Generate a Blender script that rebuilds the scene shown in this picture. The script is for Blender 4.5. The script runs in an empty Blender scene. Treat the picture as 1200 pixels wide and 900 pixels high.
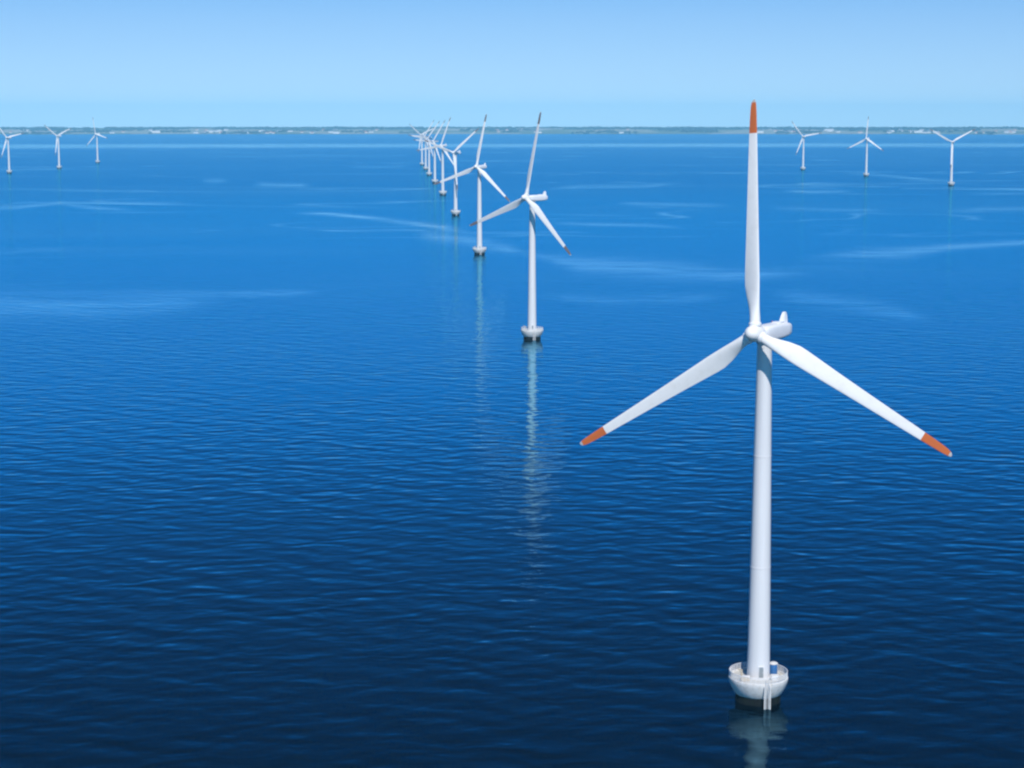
import bpy, bmesh, math, random
import numpy as np
from mathutils import Matrix, Vector

R = math.radians
scene = bpy.context.scene
col = scene.collection

# ------------------------------------------------------------------ camera
EYE = 106.0                       # helicopter height above the sea
RE = 7.43e6                       # earth radius with refraction: the sea really curves away
PITCH = 8.085
cam_d = bpy.data.cameras.new("camera")
cam = bpy.data.objects.new("camera", cam_d)
col.objects.link(cam)
cam.location = (0, 0, EYE)
cam.rotation_euler = (R(90 - PITCH), 0, 0)
cam_d.sensor_width = 36.0
cam_d.lens = 36.0 * 2200 / 1200
cam_d.clip_start = 1.0
cam_d.clip_end = 200000.0
scene.camera = cam

# ------------------------------------------------------------------ sky, sun, exposure
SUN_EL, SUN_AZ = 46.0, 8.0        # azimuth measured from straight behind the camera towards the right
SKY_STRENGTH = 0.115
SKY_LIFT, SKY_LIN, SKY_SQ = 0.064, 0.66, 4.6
w = bpy.data.worlds.new("World")
scene.world = w
w.use_nodes = True
nt = w.node_tree
nt.nodes.clear()
out = nt.nodes.new("ShaderNodeOutputWorld")
bg = nt.nodes.new("ShaderNodeBackground")
sky = nt.nodes.new("ShaderNodeTexSky")
sky.sky_type = 'NISHITA'
sky.sun_disc = False
sky.sun_elevation = R(SUN_EL)
sky.sun_rotation = R(180 - SUN_AZ)
sky.air_density = 1.0
sky.dust_density = 0.0
sky.ozone_density = 6.0
tc = nt.nodes.new("ShaderNodeTexCoord")
def wmath(op, a, b):
    n_ = nt.nodes.new("ShaderNodeMath")
    n_.operation = op
    for i_, v_ in enumerate((a, b)):
        if isinstance(v_, (int, float)): n_.inputs[i_].default_value = v_
        else: nt.links.new(v_, n_.inputs[i_])
    return n_.outputs[0]
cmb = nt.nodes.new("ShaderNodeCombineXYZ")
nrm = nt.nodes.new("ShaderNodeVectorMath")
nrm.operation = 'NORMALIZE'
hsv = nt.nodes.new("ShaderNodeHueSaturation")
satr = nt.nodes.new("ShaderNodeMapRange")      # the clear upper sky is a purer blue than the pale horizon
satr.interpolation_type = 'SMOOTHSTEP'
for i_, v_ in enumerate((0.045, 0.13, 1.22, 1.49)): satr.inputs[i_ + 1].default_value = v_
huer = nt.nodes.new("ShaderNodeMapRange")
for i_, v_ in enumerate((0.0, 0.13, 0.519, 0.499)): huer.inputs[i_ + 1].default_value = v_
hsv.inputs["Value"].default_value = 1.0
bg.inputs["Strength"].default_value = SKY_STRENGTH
L = nt.links.new
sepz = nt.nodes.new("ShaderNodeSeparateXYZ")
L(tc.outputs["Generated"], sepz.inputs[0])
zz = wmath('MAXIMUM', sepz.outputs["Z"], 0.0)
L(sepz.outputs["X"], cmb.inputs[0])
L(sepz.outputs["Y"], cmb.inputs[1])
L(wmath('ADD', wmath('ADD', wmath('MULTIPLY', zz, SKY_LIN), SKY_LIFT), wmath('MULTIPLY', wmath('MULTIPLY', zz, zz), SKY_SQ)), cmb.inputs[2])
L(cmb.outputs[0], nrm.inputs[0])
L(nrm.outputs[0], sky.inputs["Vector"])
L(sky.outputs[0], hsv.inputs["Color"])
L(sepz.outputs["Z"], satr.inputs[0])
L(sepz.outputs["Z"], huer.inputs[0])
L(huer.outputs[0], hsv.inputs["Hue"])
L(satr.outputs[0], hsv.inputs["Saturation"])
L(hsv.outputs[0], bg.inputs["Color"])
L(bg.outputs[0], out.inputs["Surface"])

sd = bpy.data.lights.new("sun", 'SUN')
sd.energy = 4.6
sd.angle = R(0.53)
sd.color = (1.0, 0.955, 0.90)
sun = bpy.data.objects.new("sun", sd)
col.objects.link(sun)
S = Vector((math.cos(R(SUN_EL)) * math.sin(R(SUN_AZ)), -math.cos(R(SUN_EL)) * math.cos(R(SUN_AZ)), math.sin(R(SUN_EL))))
sun.rotation_euler = S.to_track_quat('Z', 'Y').to_euler()
sun.location = (0, -50, 300)

vs = scene.view_settings
vs.view_transform = 'Standard'
vs.look = 'None'
vs.exposure = 0.0
vs.gamma = 1.0
scene.render.engine = 'CYCLES'
cy = scene.cycles
cy.use_denoising = True
cy.filter_width = 2.3
cy.max_bounces = 6
cy.volume_bounces = 1
cy.sample_clamp_indirect = 6.0

rng = random.Random(11)
nrg = np.random.default_rng(5)

# ------------------------------------------------------------------ helpers
def drop(x, y):
    return -(x * x + y * y) / (2 * RE)

def tag(o, label=None, cat=None, group=None, kind=None):
    if label: o["label"] = label
    if cat: o["category"] = cat
    if group: o["group"] = group
    if kind: o["kind"] = kind
    return o

def link_mesh(name, me, mats, parent=None, smooth_deg=None):
    for m in (mats if isinstance(mats, (list, tuple)) else [mats]):
        me.materials.append(m)
    if smooth_deg is not None:
        me.polygons.foreach_set("use_smooth", [True] * len(me.polygons))
        me.set_sharp_from_angle(angle=R(smooth_deg))
    o = bpy.data.objects.new(name, me)
    col.objects.link(o)
    if parent: o.parent = parent
    return o

def from_bm(name, bm, mats, parent=None, smooth_deg=35):
    bmesh.ops.recalc_face_normals(bm, faces=bm.faces)
    me = bpy.data.meshes.new(name)
    bm.to_mesh(me)
    bm.free()
    return link_mesh(name, me, mats, parent, smooth_deg)

def add_box(bm, c, s, bevel=0.0, rot=None, mat=0):
    r = bmesh.ops.create_cube(bm, size=1.0)
    vsx = r["verts"]
    fs = list({f for v in vsx for f in v.link_faces})
    M = Matrix.Translation(c) @ (rot.to_4x4() if rot else Matrix.Identity(4)) @ Matrix.Diagonal((s[0], s[1], s[2], 1))
    bmesh.ops.transform(bm, matrix=M, verts=vsx)
    if bevel > 0:
        es = list({e for v in vsx for e in v.link_edges})
        g = bmesh.ops.bevel(bm, geom=es, offset=bevel, segments=2, affect='EDGES', profile=0.5)
        fs = list({f for v in g["verts"] for f in v.link_faces}) + [f for f in fs if f.is_valid]
    for f in fs:
        if f.is_valid: f.material_index = mat

def add_tube(bm, a, b, r, n=8, r2=None, mat=0):
    a, b = Vector(a), Vector(b)
    d = b - a
    q = d.to_track_quat('Z', 'Y').to_matrix().to_4x4()
    g = bmesh.ops.create_cone(bm, cap_ends=True, segments=n, radius1=r, radius2=r if r2 is None else r2, depth=d.length)
    bmesh.ops.transform(bm, matrix=Matrix.Translation((a + b) / 2) @ q, verts=g["verts"])
    for v in g["verts"]:
        for f in v.link_faces: f.material_index = mat

def add_lathe(bm, prof, n=48, axis='Z', cap0=True, cap1=True, mat=0):
    """prof: list of (radius, height)."""
    rings = []
    for (r, h) in prof:
        ring = []
        for i in range(n):
            a = 2 * math.pi * i / n
            p = (r * math.cos(a), r * math.sin(a), h)
            if axis == 'Y': p = (p[0], h, p[1])
            ring.append(bm.verts.new(p))
        rings.append(ring)
    for k in range(len(rings) - 1):
        for i in range(n):
            f = bm.faces.new((rings[k][i], rings[k][(i + 1) % n], rings[k + 1][(i + 1) % n], rings[k + 1][i]))
            f.material_index = mat
    if cap0: bm.faces.new(rings[0][::-1]).material_index = mat
    if cap1: bm.faces.new(rings[-1]).material_index = mat

def add_ring(bm, R0, z, r, n=64, m=6):
    rings = []
    for i in range(n):
        a = 2 * math.pi * i / n
        rings.append([bm.verts.new(((R0 + r * math.cos(2 * math.pi * j / m)) * math.cos(a),
                                    (R0 + r * math.cos(2 * math.pi * j / m)) * math.sin(a),
                                    z + r * math.sin(2 * math.pi * j / m))) for j in range(m)])
    for i in range(n):
        for j in range(m):
            bm.faces.new((rings[i][j], rings[(i + 1) % n][j], rings[(i + 1) % n][(j + 1) % m], rings[i][(j + 1) % m]))

# ------------------------------------------------------------------ materials
def paint(name, base, rough=0.4, var=0.06, scale=0.35, stain=None, stain_amt=0.0, streak=True, spec=0.4):
    m = bpy.data.materials.new(name)
    m.use_nodes = True
    t = m.node_tree
    b = t.nodes["Principled BSDF"]
    b.inputs["Roughness"].default_value = rough
    b.inputs["Specular IOR Level"].default_value = spec
    tcn = t.nodes.new("ShaderNodeTexCoord")
    mpn = t.nodes.new("ShaderNodeMapping")
    mpn.inputs["Scale"].default_value = (scale * 4, scale * 4, scale * (0.25 if streak else 4))
    nz = t.nodes.new("ShaderNodeTexNoise")
    nz.inputs["Scale"].default_value = 1.0
    nz.inputs["Detail"].default_value = 5
    rp = t.nodes.new("ShaderNodeValToRGB")
    rp.color_ramp.elements[0].position = 0.3
    rp.color_ramp.elements[1].position = 0.7
    d = [c * (1 - var) for c in base]
    rp.color_ramp.elements[0].color = (*d, 1)
    rp.color_ramp.elements[1].color = (*base, 1)
    t.links.new(tcn.outputs["Object"], mpn.inputs["Vector"])
    t.links.new(mpn.outputs[0], nz.inputs["Vector"])
    t.links.new(nz.outputs["Fac"], rp.inputs["Fac"])
    src = rp.outputs["Color"]
    if stain:
        n2 = t.nodes.new("ShaderNodeTexNoise")
        n2.inputs["Scale"].default_value = scale * 3
        n2.inputs["Detail"].default_value = 6
        r2 = t.nodes.new("ShaderNodeValToRGB")
        r2.color_ramp.elements[0].position = 0.52
        r2.color_ramp.elements[1].position = 0.72
        r2.color_ramp.elements[0].color = (0, 0, 0, 1)
        r2.color_ramp.elements[1].color = (stain_amt,) * 3 + (1,)
        mx = t.nodes.new("ShaderNodeMix")
        mx.data_type = 'RGBA'
        mx.inputs[7].default_value = (*stain, 1)
        t.links.new(tcn.outputs["Object"], n2.inputs["Vector"])
        t.links.new(n2.outputs["Fac"], r2.inputs["Fac"])
        t.links.new(r2.outputs["Color"], mx.inputs[0])
        t.links.new(src, mx.inputs[6])
        src = mx.outputs[2]
    t.links.new(src, b.inputs["Base Color"])
    return m

M_TOWER = paint("tower_paint", (0.70, 0.70, 0.71), 0.42, 0.08, 0.22)
M_BLADE = paint("blade_gelcoat", (0.83, 0.82, 0.80), 0.35, 0.05, 0.15, stain=(0.62, 0.60, 0.56), stain_amt=0.4)
M_NAC = paint("nacelle_paint", (0.78, 0.79, 0.81), 0.4, 0.06, 0.4, streak=False)
M_ORANGE = paint("orange_paint", (0.62, 0.15, 0.035), 0.45, 0.15, 0.3)
M_TIP_DULL = paint("distance_dulled_tip", (0.21, 0.165, 0.16), 0.6, 0.2, 0.3)  # same orange tips; their distant blur into the background is put into the colour
M_TIP = paint("receptor_grey", (0.5, 0.48, 0.46), 0.5, 0.1, 0.5)
M_CONC = paint("white_concrete", (0.74, 0.73, 0.71), 0.75, 0.16, 0.5, stain=(0.42, 0.38, 0.30), stain_amt=0.6)
M_WET = paint("wet_concrete", (0.012, 0.015, 0.016), 0.85, 0.5, 0.5, stain=(0.010, 0.018, 0.008), stain_amt=0.8, spec=0.08)
M_DECK = paint("deck_concrete", (0.55, 0.54, 0.50), 0.8, 0.15, 0.6, stain=(0.30, 0.26, 0.2), stain_amt=0.7, streak=False)
M_STEEL = paint("galvanised_steel", (0.72, 0.73, 0.74), 0.5, 0.1, 1.0)
M_DOOR = paint("door_grey", (0.28, 0.31, 0.33), 0.5, 0.1, 1.0)
M_BLUE = paint("blue_paint", (0.03, 0.14, 0.36), 0.45, 0.15, 1.0)
M_BEIGE = paint("beige_paint", (0.60, 0.50, 0.36), 0.6, 0.15, 1.0)
M_DARK = paint("dark_rubber", (0.03, 0.03, 0.035), 0.6, 0.2, 1.0)
M_RED = paint("beacon_red", (0.5, 0.03, 0.02), 0.3, 0.1, 1.0)

# ------------------------------------------------------------------ sea
def sea_material():
    m = bpy.data.materials.new("sea_water")
    m.use_nodes = True
    t = m.node_tree
    t.nodes.clear()
    N, K = t.nodes.new, t.links.new
    o = N("ShaderNodeOutputMaterial")
    geo = N("ShaderNodeNewGeometry")
    att = N("ShaderNodeAttribute")
    att.attribute_name = "slick"

    def noise(sx, sy, rot, detail, dist=0.0, rough=0.5, seed=0.0):
        mp_ = N("ShaderNodeMapping")
        mp_.vector_type = 'POINT'
        mp_.inputs["Rotation"].default_value = (0, 0, R(rot))
        mp_.inputs["Scale"].default_value = (sx, sy, 0.0)
        mp_.inputs["Location"].default_value = (seed, seed * 1.7, seed)
        n_ = N("ShaderNodeTexNoise")
        n_.inputs["Scale"].default_value = 1.0
        n_.inputs["Detail"].default_value = detail
        n_.inputs["Roughness"].default_value = rough
        n_.inputs["Distortion"].default_value = dist
        K(geo.outputs["Position"], mp_.inputs["Vector"])
        K(mp_.outputs[0], n_.inputs["Vector"])
        return n_.outputs["Fac"]

    def math_(op, a, b=None, clamp=False):
        n_ = N("ShaderNodeMath")
        n_.operation = op
        n_.use_clamp = clamp
        for i, v in enumerate((a, b)):
            if v is None: continue
            if isinstance(v, (int, float)): n_.inputs[i].default_value = v
            else: K(v, n_.inputs[i])
        return n_.outputs[0]

    # slicks: smooth films of water with a shape of their own, broken by drawn-out noise
    brk = noise(0.004, 0.012, 4, 4, 0.3, 0.6, 3.0)
    slick = math_('MULTIPLY', att.outputs["Fac"], math_('ADD', math_('MULTIPLY', brk, 2.8), -0.55), True)
    fray = noise(0.016, 0.040, -8, 4, 0.5, 0.65, 13.0)
    slick = math_('MULTIPLY', slick, math_('ADD', math_('MULTIPLY', fray, 3.4), -0.8, True))
    patch = noise(0.0011, 0.0028, -6, 4, 0.6, 0.55, 9.0)
    patch = math_('SUBTRACT', patch, 0.5)
    # branching films along the current, on the open water only
    att2 = N("ShaderNodeAttribute")
    att2.attribute_name = "outer"
    def film(sx, sy, rot, seed, width):
        f_ = math_('SUBTRACT', 1.0, math_('DIVIDE', math_('ABSOLUTE', math_('SUBTRACT', noise(sx, sy, rot, 3, 0.8, 0.55, seed), 0.5)), width), True)
        msk = math_('MULTIPLY', math_('SUBTRACT', noise(sx * 0.8, sy * 0.8, rot, 2, 0, 0.5, seed + 20), 0.47), 6.0, True)
        return math_('MULTIPLY', math_('MULTIPLY', f_, msk), att2.outputs["Fac"])
    films = math_('MAXIMUM', film(0.0016, 0.0030, 7, 31.0, 0.022), film(0.0007, 0.0017, -5, 47.0, 0.016))
    slick = math_('MAXIMUM', slick, math_('MULTIPLY', films, 0.7))

    # wave heights in metres
    swell = math_('MULTIPLY', noise(0.085, 0.115, 5, 2, 0.5, 0.5, 1.0), WAVE[0])
    chop = math_('MULTIPLY', noise(0.16, 0.24, -11, 2, 0.4, 0.5, 5.0), WAVE[1])
    rip = math_('MULTIPLY', noise(0.45, 0.95, 9, 3, 0.2, 0.6, 7.0), WAVE[2])
    h = math_('ADD', math_('ADD', swell, chop), rip)

    def train(length, rot, amp, dist):          # one train of wind waves, crests bent by distortion
        mp_ = N("ShaderNodeMapping")
        mp_.inputs["Rotation"].default_value = (0, 0, R(rot))
        mp_.inputs["Scale"].default_value = (1, 1, 0)
        wv = N("ShaderNodeTexWave")
        wv.wave_type = 'BANDS'
        wv.bands_direction = 'Y'
        wv.wave_profile = 'SIN'
        wv.inputs["Scale"].default_value = 0.31416 / length
        wv.inputs["Distortion"].default_value = dist
        wv.inputs["Detail"].default_value = 2
        wv.inputs["Detail Scale"].default_value = 1.3
        wv.inputs["Detail Roughness"].default_value = 0.55
        K(geo.outputs["Position"], mp_.inputs["Vector"])
        K(mp_.outputs[0], wv.inputs["Vector"])
        return math_('MULTIPLY', wv.outputs["Fac"], amp)
    for tr in TRAINS: h = math_('ADD', h, train(*tr))
    bp = N("ShaderNodeBump")
    bp.inputs["Distance"].default_value = 1.0
    gust = math_('ADD', 0.30, math_('MULTIPLY', noise(0.006, 0.011, 12, 3, 0.4, 0.55, 4.0), 1.35))
    K(math_('MULTIPLY', gust, math_('SUBTRACT', 1.0, math_('MULTIPLY', slick, 0.5)), True), bp.inputs["Strength"])
    K(h, bp.inputs["Height"])

    fr = N("ShaderNodeFresnel")
    fr.inputs["IOR"].default_value = 1.333
    K(bp.outputs[0], fr.inputs["Normal"])
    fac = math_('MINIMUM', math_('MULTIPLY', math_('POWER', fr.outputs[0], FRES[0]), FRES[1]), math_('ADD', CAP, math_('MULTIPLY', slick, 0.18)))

    dif = N("ShaderNodeBsdfDiffuse")
    dif.inputs["Color"].default_value = (*DEEP, 1)
    K(bp.outputs[0], dif.inputs["Normal"])
    gl = N("ShaderNodeBsdfGlossy")
    gl.distribution = 'GGX'
    K(bp.outputs[0], gl.inputs["Normal"])
    mixc = N("ShaderNodeMix")
    mixc.data_type = 'RGBA'
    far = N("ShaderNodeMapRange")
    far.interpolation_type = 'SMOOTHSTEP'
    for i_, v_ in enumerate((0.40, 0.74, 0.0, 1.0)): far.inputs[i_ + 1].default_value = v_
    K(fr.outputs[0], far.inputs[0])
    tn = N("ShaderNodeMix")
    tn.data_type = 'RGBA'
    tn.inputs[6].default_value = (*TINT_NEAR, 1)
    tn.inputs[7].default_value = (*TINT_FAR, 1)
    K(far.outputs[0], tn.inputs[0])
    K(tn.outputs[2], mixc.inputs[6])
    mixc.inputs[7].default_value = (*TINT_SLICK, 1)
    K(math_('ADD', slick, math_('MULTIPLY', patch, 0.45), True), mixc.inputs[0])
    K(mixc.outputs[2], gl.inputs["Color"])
    att3 = N("ShaderNodeAttribute")
    att3.attribute_name = "ruffle"
    K(math_('ADD', ROUGH, math_('MULTIPLY', math_('MULTIPLY', att3.outputs["Fac"], math_('SUBTRACT', 1.0, math_('MULTIPLY', slick, 0.7))), 0.07)), gl.inputs["Roughness"])
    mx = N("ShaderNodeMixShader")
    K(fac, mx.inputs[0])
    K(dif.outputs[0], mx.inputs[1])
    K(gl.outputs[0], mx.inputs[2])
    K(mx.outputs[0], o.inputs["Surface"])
    return m

WAVE = (0.24, 0.05, 0.018)
TRAINS = ((9.5, 16, 0.040, 9), (7.0, -24, 0.030, 8), (12.5, 38, 0.042, 8), (5.2, -3, 0.015, 9))
FRES = (1.6, 3.0)
CAP = 0.71
DEEP = (0.0002, 0.002, 0.006)
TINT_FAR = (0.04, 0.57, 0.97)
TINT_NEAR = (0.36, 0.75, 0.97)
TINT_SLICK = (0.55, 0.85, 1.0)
ROUGH = 0.06

# slicks: (strength, [(azimuth deg, range m, half depth m), ...])
SLICKS = [
    (1.5, [(-26.385, 8247.7, 639.2), (-15.142, 7486.5, 561.5), (0.0, 7443.0, 519.8), (15.14, 7860.1, 563.0), (26.384, 8525.9, 620.1)]),
    (0.9, [(-6.849, 2139.7, 39.6), (-5.694, 2115.7, 42.7), (-4.408, 2020.5, 39.0), (-3.115, 1918.3, 40.1), (-1.819, 1798.4, 57.1), (-1.04, 1718.4, 38.8)]),
    (0.6, [(-3.118, 1759.6, 83.2), (-1.821, 1681.9, 89.3), (-0.521, 1568.0, 65.9), (0.521, 1487.9, 49.1)]),
    (0.7, [(-16.647, 2345.7, 57.7), (-14.723, 2323.5, 57.1), (-13.498, 2427.6, 50.0), (-12.517, 2279.9, 55.5), (-10.778, 2162.7, 40.0)]),
    (0.7, [(-7.854, 3101.7, 127.1), (-7.09, 3017.0, 99.6), (-6.067, 3010.8, 79.0)]),
    (0.5, [(-9.372, 3242.0, 91.1), (-8.993, 3238.5, 138.4), (-8.537, 3234.4, 90.9)]),
    (0.8, [(-20.051, 1165.6, 82.5), (-15.314, 1103.8, 87.6), (-12.357, 1089.8, 75.0), (-9.835, 1111.2, 55.1), (-8.046, 1143.6, 28.7)]),
    (0.85, [(-0.26, 1526.9, 30.6), (1.042, 1433.1, 36.2), (2.085, 1366.5, 76.2), (3.646, 1336.9, 81.4), (5.202, 1309.7, 69.7), (6.494, 1283.8, 51.3), (9.307, 1321.7, 30.4)]),
    (0.7, [(7.79, 1142.9, 34.5), (9.327, 1109.5, 49.3), (11.106, 1065.3, 45.2), (12.871, 999.8, 26.0)]),
    (0.8, [(8.536, 1422.7, 26.3), (10.307, 1493.2, 58.7), (11.811, 1520.1, 71.1), (13.048, 1588.3, 43.3), (15.487, 1672.2, 35.4), (19.968, 1738.8, 37.3)]),
    (0.6, [(12.768, 2178.5, 40.3), (13.994, 2272.3, 54.8), (16.171, 2317.7, 56.4), (19.919, 2461.7, 49.7)]),
    (0.6, [(1.037, 2848.5, 56.5), (2.073, 2921.0, 82.4), (4.139, 2963.7, 76.8), (5.168, 3126.0, 63.6)]),
    (0.55, [(1.039, 1915.8, 23.8), (2.597, 1886.5, 30.9), (4.152, 1874.4, 30.5), (5.443, 1819.7, 21.4)]),
    (0.5, [(3.111, 2363.5, 43.7), (4.919, 2322.0, 51.6), (6.717, 2306.7, 41.4)]),
    (0.5, [(7.74, 2246.0, 32.5), (9.265, 2212.9, 42.1), (11.277, 2206.5, 31.0)]),
    (0.6, [(9.87, 3702.3, 70.6), (10.998, 3603.6, 89.3), (12.492, 3322.1, 75.3), (13.476, 3289.9, 54.9)]),
    (0.55, [(8.112, 2808.8, 50.9), (9.0, 2750.1, 65.3), (10.26, 2792.9, 50.0)]),
    (0.6, [(0.523, 1132.3, 16.9), (2.612, 1095.9, 32.0), (5.213, 1109.9, 32.7), (6.762, 1134.7, 22.5)]),
    (0.4, [(-4.905, 4108.9, 88.3), (-4.134, 4104.4, 118.4), (-3.102, 4172.8, 91.3)]),
    (0.6, [(-11.599, 1133.8, 16.6), (-8.814, 1140.3, 22.6), (-5.728, 1154.9, 17.4)])]

def build_sea():
    a_d = np.linspace(R(-26), R(26), 420)
    a_c1 = np.linspace(R(26), R(334), 80)[1:-1]
    az = np.concatenate([a_d, a_c1])
    rr = np.concatenate([[0.0, 40, 80, 120], np.geomspace(150, 18500, 500)])
    A, RR = np.meshgrid(az, rr[1:])
    X, Y = RR * np.sin(A), RR * np.cos(A)
    Z = drop(X, Y)
    co = np.vstack([[0, 0, 0], np.stack([X.ravel(), Y.ravel(), Z.ravel()], 1)])
    na, nr = len(az), len(rr) - 1
    idx = 1 + np.arange(nr * na).reshape(nr, na)
    nx = np.roll(idx, -1, axis=1)
    quads = np.stack([idx[:-1], idx[1:], nx[1:], nx[:-1]], -1).reshape(-1, 4)
    tris = np.stack([np.zeros(na, int), idx[0], nx[0]], 1)
    me = bpy.data.meshes.new("sea")
    nv, nq, ntri = len(co), len(quads), len(tris)
    me.vertices.add(nv)
    me.vertices.foreach_set("co", co.astype(np.float32).ravel())
    loops = np.concatenate([quads.ravel(), tris.ravel()]).astype(np.int32)
    me.loops.add(len(loops))
    me.loops.foreach_set("vertex_index", loops)
    me.polygons.add(nq + ntri)
    st = np.concatenate([np.arange(nq) * 4, nq * 4 + np.arange(ntri) * 3]).astype(np.int32)
    me.polygons.foreach_set("loop_start", st)
    me.update(calc_edges=True)
    me.validate()
    me.polygons.foreach_set("use_smooth", [True] * len(me.polygons))
    s = np.zeros(nv)
    av = np.degrees(np.arctan2(co[:, 0], co[:, 1]))
    rv = np.hypot(co[:, 0], co[:, 1])
    for amp, pts in SLICKS:
        pa = np.array([p[0] for p in pts]); pr = np.array([p[1] for p in pts]); pw = np.array([p[2] for p in pts])
        c = np.interp(av, pa, pr); hw = np.interp(av, pa, pw)
        ends = np.clip((av - pa[0]) / (0.18 * (pa[-1] - pa[0])), 0, 1) * np.clip((pa[-1] - av) / (0.18 * (pa[-1] - pa[0])), 0, 1)
        s = np.maximum(s, amp * ends * np.exp(-((rv - c) / hw) ** 2))
    at = me.attributes.new("slick", 'FLOAT', 'POINT')
    at.data.foreach_set("value", s.astype(np.float32))
    at2 = me.attributes.new("outer", 'FLOAT', 'POINT')
    u_ = np.clip((rv - 850) / 700, 0, 1)
    at2.data.foreach_set("value", (u_ * u_ * (3 - 2 * u_)).astype(np.float32))
    at3 = me.attributes.new("ruffle", 'FLOAT', 'POINT')
    u_ = np.clip((rv - 1100) / 2300, 0, 1)
    at3.data.foreach_set("value", (u_ * u_ * (3 - 2 * u_)).astype(np.float32))
    # faces must look up
    if me.polygons[0].normal.z < 0:
        me.flip_normals()
    o = link_mesh("sea", me, sea_material())
    tag(o, "deep blue rippled open sea stretching to the horizon", "sea", kind="structure")

build_sea()

# ------------------------------------------------------------------ far shore
def land_material():
    m = bpy.data.materials.new("far_fields")
    m.use_nodes = True
    t = m.node_tree
    b = t.nodes["Principled BSDF"]
    b.inputs["Roughness"].default_value = 0.9
    g = t.nodes.new("ShaderNodeNewGeometry")
    mp_ = t.nodes.new("ShaderNodeMapping")
    mp_.inputs["Scale"].default_value = (0.0016, 0.0009, 0)
    v = t.nodes.new("ShaderNodeTexVoronoi")
    v.inputs["Scale"].default_value = 1.0
    rp = t.nodes.new("ShaderNodeValToRGB")
    e = rp.color_ramp
    e.interpolation = 'CONSTANT'
    e.elements[0].color = (0.09, 0.12, 0.055, 1)
    e.elements[1].position = 0.3
    e.elements[1].color = (0.24, 0.24, 0.16, 1)
    for p, c in ((0.5, (0.13, 0.16, 0.08, 1)), (0.65, (0.32, 0.31, 0.25, 1)), (0.82, (0.10, 0.14, 0.07, 1))):
        x = e.elements.new(p)
        x.color = c
    t.links.new(g.outputs["Position"], mp_.inputs["Vector"])
    t.links.new(mp_.outputs[0], v.inputs["Vector"])
    t.links.new(v.outputs["Color"], rp.inputs["Fac"])
    t.links.new(rp.outputs[0], b.inputs["Base Color"])
    return m

def smooth1(seed, n=8, lo=-24, hi=24):
    g = np.random.default_rng(seed)
    ph = g.uniform(0, 6.28, n); fq = g.uniform(0.08, 0.9, n); am = g.uniform(0.3, 1, n) / (1 + fq * 2)
    am /= am.sum()
    return lambda a: sum(am[i] * np.sin(fq[i] * a + ph[i]) for i in range(n))

coast = smooth1(21)
ridge = smooth1(22, 14)

def shore_r(a_deg):
    return 13700 + 420 * coast(np.asarray(a_deg))

def land_z(a_deg, r):
    s0 = shore_r(a_deg)
    d = np.clip((r - s0) / 2600, 0, 1.0)
    return np.where(r < s0 + 120, -1 + 3.0 * (r - s0) / 120, 2 + 29 * d ** 1.1 + 3 * d * ridge(np.asarray(a_deg) * 2 + r / 900.0))

def polar(a_deg, r):
    return r * math.sin(R(a_deg)), r * math.cos(R(a_deg))

def build_land():
    az = np.linspace(-26, 26, 420)
    k = np.concatenate([[0, 60, 120], np.linspace(300, 4300, 22)])
    A = np.repeat(az[None], len(k), 0)
    RR = shore_r(A) + k[:, None]
    Z = land_z(A, RR)
    X, Y = RR * np.sin(np.radians(A)), RR * np.cos(np.radians(A))
    Z = Z + drop(X, Y)
    co = np.stack([X.ravel(), Y.ravel(), Z.ravel()], 1)
    na = len(az)
    idx = np.arange(co.shape[0]).reshape(len(k), na)
    f = np.stack([idx[:-1, :-1], idx[:-1, 1:], idx[1:, 1:], idx[1:, :-1]], -1).reshape(-1, 4)
    me = bpy.data.meshes.new("land")
    me.from_pydata(co.tolist(), [], f.tolist())
    if me.polygons[0].normal.z < 0: me.flip_normals()
    o = link_mesh("land", me, land_material(), smooth_deg=60)
    tag(o, "low hazy strip of farmland on the far shore", "land", kind="structure")

build_land()

M_TREES = paint("far_foliage", (0.035, 0.05, 0.035), 0.9, 0.4, 0.02, streak=False)

def build_woods():
    """woods of the far shore: many uneven crowns on the low hills, one mass from here"""
    g = np.random.default_rng(3)
    base = bmesh.new()
    bmesh.ops.create_icosphere(base, subdivisions=1, radius=1.0)
    bv = np.array([v.co[:] for v in base.verts]); bf = np.array([[v.index for v in f.verts] for f in base.faces])
    base.free()
    dens = smooth1(31, 16)
    dens2 = smooth1(37, 16)
    V, F = [], []
    n = 0
    for row, (off, cnt, thr, dn) in enumerate(((260, 900, 0.12, dens2), (800, 1100, 0.10, dens), (1500, 1300, 0.02, dens2), (2200, 2000, -0.10, dens), (2700, 2600, -0.45, dens2))):
        for a in g.uniform(-24, 24, cnt):
            if dn(a * 3.1 + row * 5) < thr: continue
            r = float(shore_r(a)) + off + g.normal(0, 130)
            x, y = polar(a, r)
            z = float(land_z(a, r)) + drop(x, y)
            hh = g.uniform(4, 8) * (1 + 0.9 * max(0.0, float(dens(a * 7.3 + row))))
            wv = bv * (1 + g.normal(0, 0.16, (len(bv), 1))) * [g.uniform(10, 26), g.uniform(10, 22), hh] + [x, y, z + hh * 0.75]
            V.append(wv); F.append(bf + n); n += len(bv)
    V = np.vstack(V); F = np.vstack(F)
    me = bpy.data.meshes.new("woods")
    me.from_pydata(V.tolist(), [], F.tolist())
    o = link_mesh("woods", me, M_TREES, smooth_deg=80)
    tag(o, "dark line of far-off woods along the low shore", "woods", kind="stuff")

build_woods()

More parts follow.
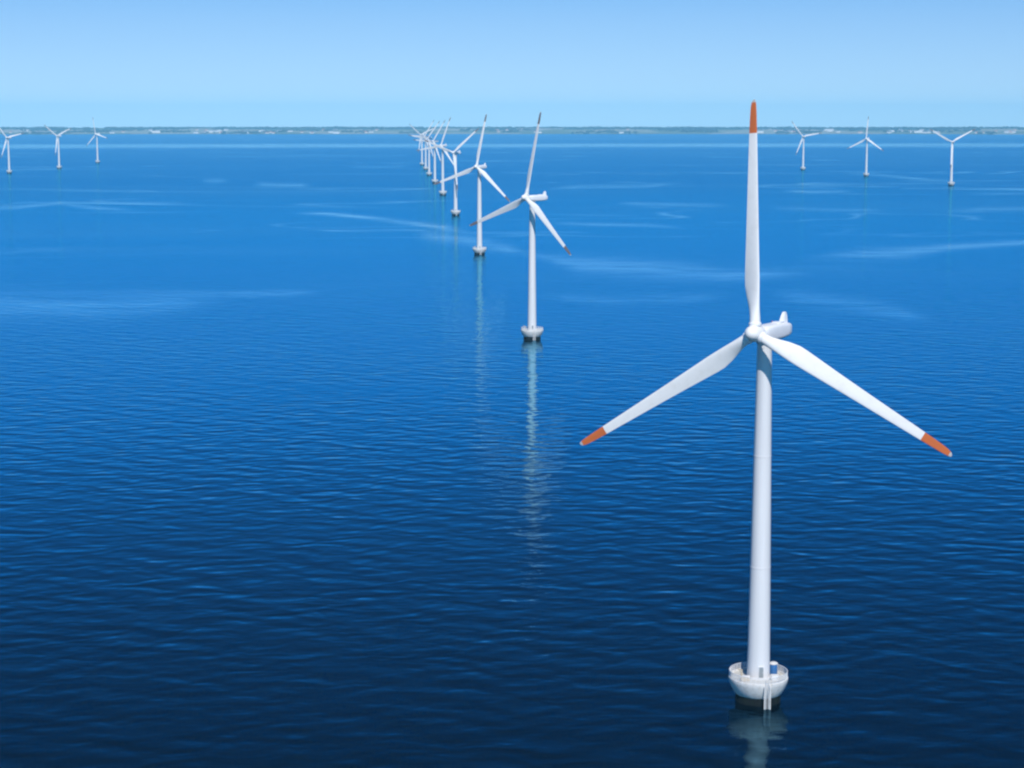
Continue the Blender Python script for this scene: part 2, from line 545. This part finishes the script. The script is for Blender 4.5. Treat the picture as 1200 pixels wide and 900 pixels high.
M_WALLS = [paint("pale_render", (0.78, 0.77, 0.74), 0.8, 0.1, 0.05), paint("cream_render", (0.70, 0.66, 0.56), 0.8, 0.1, 0.05)]
M_ROOFS = [paint("slate_roof", (0.16, 0.17, 0.19), 0.7, 0.2, 0.1), paint("tile_roof", (0.35, 0.14, 0.09), 0.8, 0.2, 0.1), paint("pale_roof", (0.62, 0.62, 0.62), 0.6, 0.1, 0.1)]

def house_mesh(l, d, h, rh, mw, mr):
    bm = bmesh.new()
    x, y = l / 2, d / 2
    p = [bm.verts.new(c) for c in ((-x, -y, -2), (x, -y, -2), (x, y, -2), (-x, y, -2), (-x, -y, h), (x, -y, h), (x, y, h), (-x, y, h), (-x, 0, h + rh), (x, 0, h + rh))]
    for q in ((0, 1, 5, 4), (2, 3, 7, 6), (1, 2, 6, 9, 5), (3, 0, 4, 8, 7), (3, 2, 1, 0)):
        bm.faces.new([p[i] for i in q])
    e = 0.6
    r = [bm.verts.new(c) for c in ((-x - e, -y - e, h - .25), (x + e, -y - e, h - .25), (x + e, 0, h + rh + .15), (-x - e, 0, h + rh + .15), (-x - e, y + e, h - .25), (x + e, y + e, h - .25))]
    for q in ((0, 1, 2, 3), (3, 2, 5, 4)):
        bm.faces.new([r[i] for i in q]).material_index = 1
    me = bpy.data.meshes.new("house")
    bm.normal_update()
    bm.to_mesh(me)
    bm.free()
    me.materials.append(mw); me.materials.append(mr)
    return me

HOUSES = [house_mesh(34, 14, 9, 6, M_WALLS[0], M_ROOFS[0]), house_mesh(22, 12, 7, 5, M_WALLS[1], M_ROOFS[1]), house_mesh(42, 18, 8, 4, M_WALLS[0], M_ROOFS[2]), house_mesh(70, 24, 11, 3, M_WALLS[0], M_ROOFS[2])]

def px_az(px):
    return math.degrees(math.atan((px - 600) / 2200 / math.cos(R(PITCH))))

def build_houses():
    g = random.Random(8)
    clusters = [(232, 300, 12), (312, 400, 14), (430, 450, 4), (578, 600, 3), (612, 632, 4), (690, 760, 4), (880, 925, 6), (960, 1010, 5), (1030, 1075, 12), (1078, 1100, 5), (1130, 1195, 10), (20, 60, 3), (140, 200, 4)]
    first = {}
    for (p0, p1, n) in clusters:
        for i in range(n):
            a = px_az(g.uniform(p0, p1))
            r = float(shore_r(a)) + g.choice((160, 300, 500, 900, 1400)) + g.uniform(-60, 120)
            x, y = polar(a, r)
            me = g.choices(HOUSES, (6, 6, 2, 0.6))[0]
            o = bpy.data.objects.new("shore_house", me)
            col.objects.link(o)
            o.location = (x, y, float(land_z(a, r)) + drop(x, y))
            o.rotation_euler = (0, 0, R(g.uniform(-35, 35)))
            tag(o, "tiny pale house among the trees of the far shore", "house", "houses scattered along the far shore")

build_houses()

# ------------------------------------------------------------------ wind turbine
HUB_Z, OVER, TILT = 67.8, 4.2, 5.0
ROTOR_R = 41.2
HUB_M = Matrix.Translation((0, 0, HUB_Z))

def airfoil(n=14):
    """closed unit outline, x from 0 (leading) to 1 (trailing), y thickness of unit ratio 1; camber added by the caller"""
    xs = [(1 - math.cos(math.pi * i / n)) / 2 for i in range(n + 1)]
    th = [5 * (0.2969 * math.sqrt(x) - 0.1260 * x - 0.3516 * x * x + 0.2843 * x ** 3 - 0.1036 * x ** 4) for x in xs]
    up = [(x, 0.62 * t) for x, t in zip(xs, th)]
    lo = [(x, -0.38 * t) for x, t in zip(xs, th)]
    return up + lo[-2:0:-1]

SECT = [  # radius, chord, thickness ratio, twist deg, roundness (1 = circle)
    (0.7, 1.9, 1.0, 14, 1), (2.0, 1.9, 1.0, 14, 1), (3.2, 1.98, 0.92, 14, 0.8), (4.6, 2.35, 0.66, 14, 0.45), (6.4, 2.9, 0.46, 13.5, 0.15),
    (8.4, 3.28, 0.36, 12.5, 0), (10.0, 3.25, 0.32, 11, 0), (13, 3.0, 0.28, 9, 0), (17, 2.68, 0.25, 6.8, 0), (22, 2.34, 0.23, 4.8, 0),
    (27, 2.03, 0.21, 3.2, 0), (31.5, 1.77, 0.20, 2.0, 0), (35.3, 1.55, 0.19, 1.2, 0)]
SECT_TIP = [(35.3, 1.55, 0.19, 1.2, 0), (37.5, 1.40, 0.185, .8, 0), (39.3, 1.22, 0.18, .4, 0), (40.0, 1.1, 0.18, .2, 0), (40.7, 0.86, 0.18, 0, 0), (41.05, 0.58, 0.18, 0, 0), (41.2, 0.22, 0.2, 0, 0)]

def blade_mesh(name, sects, mats, root_cap, switch=None):
    af = airfoil()
    n = len(af)
    bm = bmesh.new()
    rings = []
    for (r, c, t, tw, rd) in sects:
        b = R(tw + 4.0)
        ring = []
        for i, (u, v) in enumerate(af):
            ax, ay = (u - 0.30) * c, v * t * c
            ang = math.atan2(v, u - 0.5) if rd else 0
            if rd:
                cx, cyy = -0.5 * c * math.cos(math.pi * (0 if False else 1) - (2 * math.pi * i / n)) , 0.5 * c * t * math.sin(2 * math.pi * i / n)
                # circle going the same way round as the airfoil
                cx = -0.5 * c * math.cos(2 * math.pi * i / n)
                ax, ay = ax * (1 - rd) + cx * rd, ay * (1 - rd) + cyy * rd
            # chord runs from leading (+X) to trailing (-X); suction side downwind (+Y)
            x = -ax * math.cos(b) - ay * math.sin(b) * 0
            y = ax * math.sin(b) + ay * math.cos(b)
            x = -(ax * math.cos(b) - ay * math.sin(b))
            ring.append(bm.verts.new((x, y, r)))
        rings.append(ring)
    for k in range(len(rings) - 1):
        for i in range(n):
            f = bm.faces.new((rings[k][i], rings[k][(i + 1) % n], rings[k + 1][(i + 1) % n], rings[k + 1][i]))
            if switch and sects[k][0] >= switch: f.material_index = 1
    if root_cap: bm.faces.new(rings[0][::-1])
    f = bm.faces.new(rings[-1])
    if switch: f.material_index = 1
    bmesh.ops.recalc_face_normals(bm, faces=bm.faces)
    me = bpy.data.meshes.new(name)
    bm.to_mesh(me)
    bm.free()
    for m in mats: me.materials.append(m)
    me.polygons.foreach_set("use_smooth", [True] * len(me.polygons))
    me.set_sharp_from_angle(angle=R(50))
    return me

def superloop(w_, h_, y, zc, e=0.55, n=28):
    pts = []
    for i in range(n):
        a = 2 * math.pi * i / n
        ca, sa = math.cos(a), math.sin(a)
        pts.append((w_ / 2 * math.copysign(abs(ca) ** e, ca), y, zc + h_ / 2 * math.copysign(abs(sa) ** e, sa)))
    return pts

def make_turbine():
    root = bpy.data.objects.new("wind_turbine", None)
    col.objects.link(root)
    # --- foundation
    bm = bmesh.new()
    add_lathe(bm, [(4.3, -4), (4.12, 0.6), (4.02, 1.42)], 48)
    from_bm("foundation_shaft", bm, M_WET, root)
    bm = bmesh.new()
    add_lathe(bm, [(3.3, 1.40), (4.15, 1.40), (4.35, 1.62), (4.95, 2.7), (5.32, 3.7), (5.42, 4.1), (5.42, 4.45), (5.36, 4.52), (5.16, 4.52), (5.12, 4.45), (5.12, 4.22)], 72, cap1=False)
    found = from_bm("foundation", bm, M_CONC, root)
    bm = bmesh.new()
    add_lathe(bm, [(5.14, 4.10), (5.12, 4.24), (2.3, 4.30), (2.12, 4.30)], 72)
    from_bm("deck", bm, M_DECK, root)
    # railing
    bm = bmesh.new()
    for i in range(40):
        a = 2 * math.pi * (i + .5) / 40
        x, y = 5.27 * math.cos(a), 5.27 * math.sin(a)
        add_tube(bm, (x, y, 4.48), (x, y, 5.62), 0.055, 6)
        for q in (-.33, .33):   # infill bars
            b_ = a + q * 2 * math.pi / 40
            add_tube(bm, (5.27 * math.cos(b_), 5.27 * math.sin(b_), 4.62), (5.27 * math.cos(b_), 5.27 * math.sin(b_), 5.58), 0.03, 5)
    add_ring(bm, 5.27, 5.62, 0.07)
    add_ring(bm, 5.27, 5.28, 0.04)
    add_ring(bm, 5.27, 4.95, 0.04)
    add_ring(bm, 5.27, 4.62, 0.06)
    from_bm("railing", bm, M_STEEL, root)
    # boat landing ladder
    bm = bmesh.new()
    for sx in (-.5, .5):
        add_tube(bm, (0.95 + sx, -5.75, -2), (0.95 + sx, -5.75, 4.1), 0.12, 10)
        add_tube(bm, (0.95 + sx, -5.75, 4.1), (0.95 + sx, -5.2, 4.35), 0.10, 8)
        add_tube(bm, (0.95 + sx, -5.75, 1.7), (0.95 + sx * .9, -4.1, 1.7), 0.12, 8)
    from_bm("boat_landing", bm, M_CONC, root)
    bm = bmesh.new()
    for sx in (-.26, .26):
        add_tube(bm, (0.95 + sx, -5.72, -1.0), (0.95 + sx, -5.62, 5.6), 0.05, 6)
    for k in range(21):
        z = -0.7 + k * 0.29
        y = -5.72 + 0.1 * (z + 1) / 6.6
        add_tube(bm, (0.69, y, z), (1.21, y, z), 0.03, 6)
    from_bm("ladder", bm, M_STEEL, root)
    # davit crane on the deck
    bm = bmesh.new()
    add_lathe(bm, [(0.28, 4.28), (0.28, 4.42), (0.14, 4.45), (0.12, 6.6)], 14)
    add_tube(bm, (0, 0, 6.5), (-0.9, -0.9, 7.0), 0.09, 8)
    add_tube(bm, (0, 0, 5.5), (-0.55, -0.55, 6.8), 0.05, 6)
    bmesh.ops.transform(bm, matrix=Matrix.Translation((-3.4, -2.9, 0)), verts=bm.verts)
    from_bm("davit", bm, M_BEIGE, root)
    # --- tower
    zt = HUB_Z - 1.75
    bm = bmesh.new()
    prof = [(2.28, 4.29), (2.28, 4.52), (2.09, 4.56)]
    nseg = 3
    for k in range(nseg):
        z0 = 4.56 + (zt - 4.56) * k / nseg
        z1 = 4.56 + (zt - 4.56) * (k + 1) / nseg
        r = lambda z: 2.09 + (1.30 - 2.09) * (z - 4.56) / (zt - 4.56)
        prof += [(r(z0 + .25), z0 + .25), (r(z1 - .12), z1 - .12)]
        if k < nseg - 1:
            prof += [(r(z1) + .03, z1 - .1), (r(z1) + .03, z1 + .1), (r(z1), z1 + .12)]
    prof += [(1.32, zt)]
    add_lathe(bm, prof, 56)
    tower = from_bm("tower", bm, M_TOWER, root, 30)
    # door on the tower, facing the ladder
    bm = bmesh.new()
    dm = Matrix.Rotation(R(6), 4, 'Z')
    add_box(bm, (0.0, -2.05, 5.75), (1.15, 0.24, 2.35), 0.05)
    bmesh.ops.transform(bm, matrix=dm, verts=bm.verts)
    door = from_bm("door", bm, M_TOWER, root)
    bm = bmesh.new()
    add_box(bm, (0.0, -2.185, 5.8), (0.82, 0.06, 1.95), 0.02)
    for k in range(5): add_box(bm, (0.0, -2.225, 6.15 + k * .09), (0.5, 0.03, 0.04))
    bmesh.ops.transform(bm, matrix=dm, verts=bm.verts)
    from_bm("door_leaf", bm, M_DOOR, door)
    bm = bmesh.new()
    add_tube(bm, (0.30, -2.26, 5.6), (0.30, -2.26, 5.85), 0.03, 6)
    bmesh.ops.transform(bm, matrix=dm, verts=bm.verts)
    from_bm("door_handle", bm, M_STEEL, door)
    # --- nacelle
    bm = bmesh.new()
    loops = [superloop(2.2, 2.2, -2.35, 0, .8), superloop(2.6, 2.6, -2.0, 0, .7), superloop(2.95, 2.85, -0.9, 0, .55), superloop(3.05, 2.95, 1.5, 0, .42),
             superloop(3.05, 2.9, 5.0, -0.02, .42), superloop(2.95, 2.6, 7.6, -0.02, .45), superloop(2.8, 2.3, 8.9, -0.02, .5), superloop(2.3, 1.8, 9.3, -0.02, .7)]
    rings = [[bm.verts.new(p) for p in lp] for lp in loops]
    n = len(rings[0])
    for k in range(len(rings) - 1):
        for i in range(n):
            bm.faces.new((rings[k][i], rings[k][(i + 1) % n], rings[k + 1][(i + 1) % n], rings[k + 1][i]))
    bm.faces.new(rings[0]); bm.faces.new(rings[-1][::-1])
    nac = from_bm("nacelle", bm, M_NAC, root, 40)
    bm = bmesh.new()   # yaw bearing under the nacelle
    add_lathe(bm, [(1.30, -1.85), (1.5, -1.8), (1.5, -1.4), (1.4, -1.3)], 36)
    from_bm("yaw_ring", bm, M_DOOR, nac)
    bm = bmesh.new()   # rear fin that carries the cooler and wind vane
    fin = [(7.1, 1.2), (9.05, 1.0), (8.95, 2.3), (8.85, 3.1), (8.15, 3.1), (7.9, 2.4)]
    th = [0.5, 0.5, 0.4, 0.25, 0.25, 0.4]
    a_ = [bm.verts.new((-t, y, z)) for (y, z), t in zip(fin, th)]
    b_ = [bm.verts.new((t, y, z)) for (y, z), t in zip(fin, th)]
    bm.faces.new(a_); bm.faces.new(b_[::-1])
    for i in range(6): bm.faces.new((a_[i], a_[(i + 1) % 6], b_[(i + 1) % 6], b_[i]))
    bmesh.ops.bevel(bm, geom=list(bm.edges), offset=0.08, segments=2, affect='EDGES')
    from_bm("rear_fin", bm, M_NAC, nac)
    bm = bmesh.new()
    add_tube(bm, (0.9, 6.6, 1.2), (0.9, 6.6, 2.3), 0.06, 6)
    add_tube(bm, (0.6, 6.6, 2.28), (1.2, 6.6, 2.28), 0.05, 6)
    add_box(bm, (0.2, 5.0, 1.48), (1.5, 1.7, 0.3), 0.08)
    from_bm("wind_sensor", bm, M_NAC, nac)
    bm = bmesh.new()
    add_lathe(bm, [(0.1, 1.35), (0.1, 1.62), (0.06, 1.7)], 12)
    bmesh.ops.transform(bm, matrix=Matrix.Translation((-0.9, 5.2, 0)), verts=bm.verts)
    from_bm("beacon", bm, M_RED, nac)
    # --- hub
    bm = bmesh.new()
    add_lathe(bm, [(0.2, -2.75), (0.6, -2.62), (1.0, -2.25), (1.28, -1.65), (1.46, -0.9), (1.52, 0), (1.5, 0.9), (1.42, 1.45), (1.2, 1.75)], 40, axis='Y')
    hub = from_bm("hub", bm, M_BLADE, root, 40)
    # --- blades
    mb = blade_mesh("blade", SECT, [M_BLADE], True)
    mt = blade_mesh("blade_tip", SECT_TIP, [M_ORANGE, M_TIP], False, switch=40.3)
    bm = bmesh.new()
    add_lathe(bm, [(1.12, 1.35), (1.14, 1.75), (1.02, 1.95), (0.96, 2.0)], 28)
    bmesh.ops.recalc_face_normals(bm, faces=bm.faces)
    mc = bpy.data.meshes.new("root_collar")
    bm.to_mesh(mc); bm.free()
    mc.materials.append(M_NAC)
    for k in range(3):
        b = bpy.data.objects.new("blade", mb); col.objects.link(b); b.parent = root
        t = bpy.data.objects.new("blade_tip", mt); col.objects.link(t); t.parent = b
        t["label"] = "bright orange blade tip"
        c = bpy.data.objects.new("root_collar", mc); col.objects.link(c); c.parent = b
    return root

def copy_tree(o, parent=None):
    c = o.copy()
    col.objects.link(c)
    c.parent = parent
    for ch in list(o.children):
        d = copy_tree(ch, c)
    return c

def pose(root, x, y, yaw, phase):
    root.location = (x, y, drop(x, y))
    Z = Matrix.Rotation(R(-yaw), 4, 'Z')
    T = Matrix.Rotation(R(-TILT), 4, 'X')
    head = HUB_M @ Z
    k = 0
    for ch in root.children:
        nm = ch.name.split(".")[0]
        if nm == "nacelle":
            ch.matrix_local = head
        elif nm == "hub":
            ch.matrix_local = head @ T @ Matrix.Translation((0, -OVER, 0))
        elif nm == "blade":
            ch.matrix_local = head @ T @ Matrix.Translation((0, -OVER, 0)) @ Matrix.Rotation(R(phase + 120 * k), 4, 'Y')
            k += 1

TURBINES = [
    (45.2, 333.6, 31.7, -3.5, 'largest white wind turbine with orange blade tips, nearest and tallest in view', None),
    (9.7, 901.1, 46, 9, 'white turbine second in the receding line, its round base casting a long reflection', 'turbines in the long receding line'),
    (-25.4, 1469.1, 31, 10, 'white turbine third in the receding line, its left blade crossing the tower behind', 'turbines in the long receding line'),
    (-61.7, 2062.5, 31, 50, 'white turbine fourth in the receding line, two blades raised in a wide V', 'turbines in the long receding line'),
    (-95.7, 2610.0, 31, 20, 'white turbine fifth in the receding line, half crossed by a lower left blade', 'turbines in the long receding line'),
    (-126.3, 3092.6, 33, 33, 'small white turbine sixth in the receding line', 'turbines in the long receding line'),
    (-153.9, 3509.9, 31, 38, 'small white turbine seventh in the receding line', 'turbines in the long receding line'),
    (-178.1, 3902.2, 31, 34, 'tiny white turbine eighth in the receding line, just before the last', 'turbines in the long receding line'),
    (-203.8, 4281.2, 31, -53, 'tiny white turbine farthest back in the receding line', 'turbines in the long receding line'),
    (692.5, 2975.6, 24, 60, 'distant turbine with blades in a Y, rightmost on the far water', 'turbines far off on the right'),
    (648.8, 3458.9, 31, 3, 'distant turbine with one blade straight up, middle of the three far right ones', 'turbines far off on the right'),
    (599.3, 3890.0, 31, -40, "smallest distant turbine right of the big rotor's upright blade", 'turbines far off on the right'),
    (-971.2, 3648.8, 24, 78, 'distant turbine cut by the left edge of view, leftmost on the far water', 'turbines far off on the left'),
    (-956.4, 3991.0, 24, 65, 'distant turbine with blades in a Y, middle of the three far left ones', 'turbines far off on the left'),
    (-988.1, 4507.0, 31, -15, 'distant turbine with a blade hanging down leftwards, rightmost of the far left three', 'turbines far off on the left')]
proto = make_turbine()
MAIN = TURBINES[0]
DULL = bpy.data.meshes['blade_tip'].copy()
DULL.materials[0] = M_TIP_DULL
for i, (x, y, yaw, ph, label, group) in enumerate(TURBINES):
    o = proto if i == 0 else copy_tree(proto)
    pose(o, x, y, yaw, ph)
    if i:
        for ch in o.children_recursive:
            if ch.name.startswith("blade_tip"):
                ch.data = DULL
                ch["label"] = "orange blade tip, its colour dulled for distance"
    tag(o, label, "wind turbine", group)

# ------------------------------------------------------------------ gear standing on the nearest deck
def on_deck(name, dx, dy, label, cat):
    o = bpy.data.objects.new(name, None)
    col.objects.link(o)
    o.location = (MAIN[0] + dx, MAIN[1] + dy, drop(MAIN[0], MAIN[1]) + 4.275)
    tag(o, label, cat)
    return o

t = on_deck("equipment_tank", 3.0, 1.9, "blue equipment tank with pale lid behind tower foot on nearest turbine's deck", "tank")
bm = bmesh.new()
add_lathe(bm, [(0.62, 0.0), (0.72, 0.08), (0.75, 0.2), (0.75, 1.9), (0.7, 2.0)], 28)
add_ring(bm, 0.75, 0.7, 0.04, 28); add_ring(bm, 0.75, 1.35, 0.04, 28)
from_bm("tank_body", bm, M_BLUE, t)
bm = bmesh.new()
add_lathe(bm, [(0.82, 1.98), (0.82, 2.1), (0.5, 2.3), (0.15, 2.36)], 28)
from_bm("lid", bm, M_CONC, t)

t = on_deck("storage_chest", -2.75, -2.4, "beige storage chest left of the tower foot on nearest turbine's deck", "chest")
bm = bmesh.new(); add_box(bm, (0, 0, .42), (1.7, .9, .8), .05); from_bm("chest_body", bm, M_BEIGE, t)
bm = bmesh.new(); add_box(bm, (0, 0, .88), (1.8, 1.0, .12), .04); from_bm("lid", bm, M_CONC, t)
for s in (-.5, .5):
    bm = bmesh.new(); add_box(bm, (s, -.48, .72), (.14, .06, .2), .02); from_bm("latch", bm, M_DOOR, t)

t = on_deck("switch_cabinet", 2.7, -2.2, "pale grey switch cabinet right of the tower foot on nearest turbine's deck", "cabinet")
bm = bmesh.new(); add_box(bm, (0, 0, .55), (1.3, .7, 1.0), .04); add_box(bm, (0, 0, 1.09), (1.42, .82, .08), .02); from_bm("cabinet_body", bm, M_CONC, t)
bm = bmesh.new(); add_box(bm, (0, -.37, .56), (1.1, .05, .86), .015); from_bm("cabinet_door", bm, M_NAC, t)
bm = bmesh.new(); add_box(bm, (.42, -.42, .56), (.06, .06, .18), .015); from_bm("handle", bm, M_DARK, t)

# ------------------------------------------------------------------ air between here and the far shore
bm = bmesh.new()
add_box(bm, (0, 0, 75), (37400, 37400, 310))
haze_m = bpy.data.materials.new("haze_air")
haze_m.use_nodes = True
t_ = haze_m.node_tree
t_.nodes.clear()
o_ = t_.nodes.new("ShaderNodeOutputMaterial")
v_ = t_.nodes.new("ShaderNodeVolumePrincipled")
v_.inputs["Color"].default_value = (0.26, 0.70, 1.0, 1)
v_.inputs["Density"].default_value = 4.4e-5
v_.inputs["Anisotropy"].default_value = -0.4
t_.links.new(v_.outputs[0], o_.inputs["Volume"])
hz = from_bm("haze", bm, haze_m, None, None)
tag(hz, "thin blue air over the sea towards the far shore", "haze", kind="stuff")
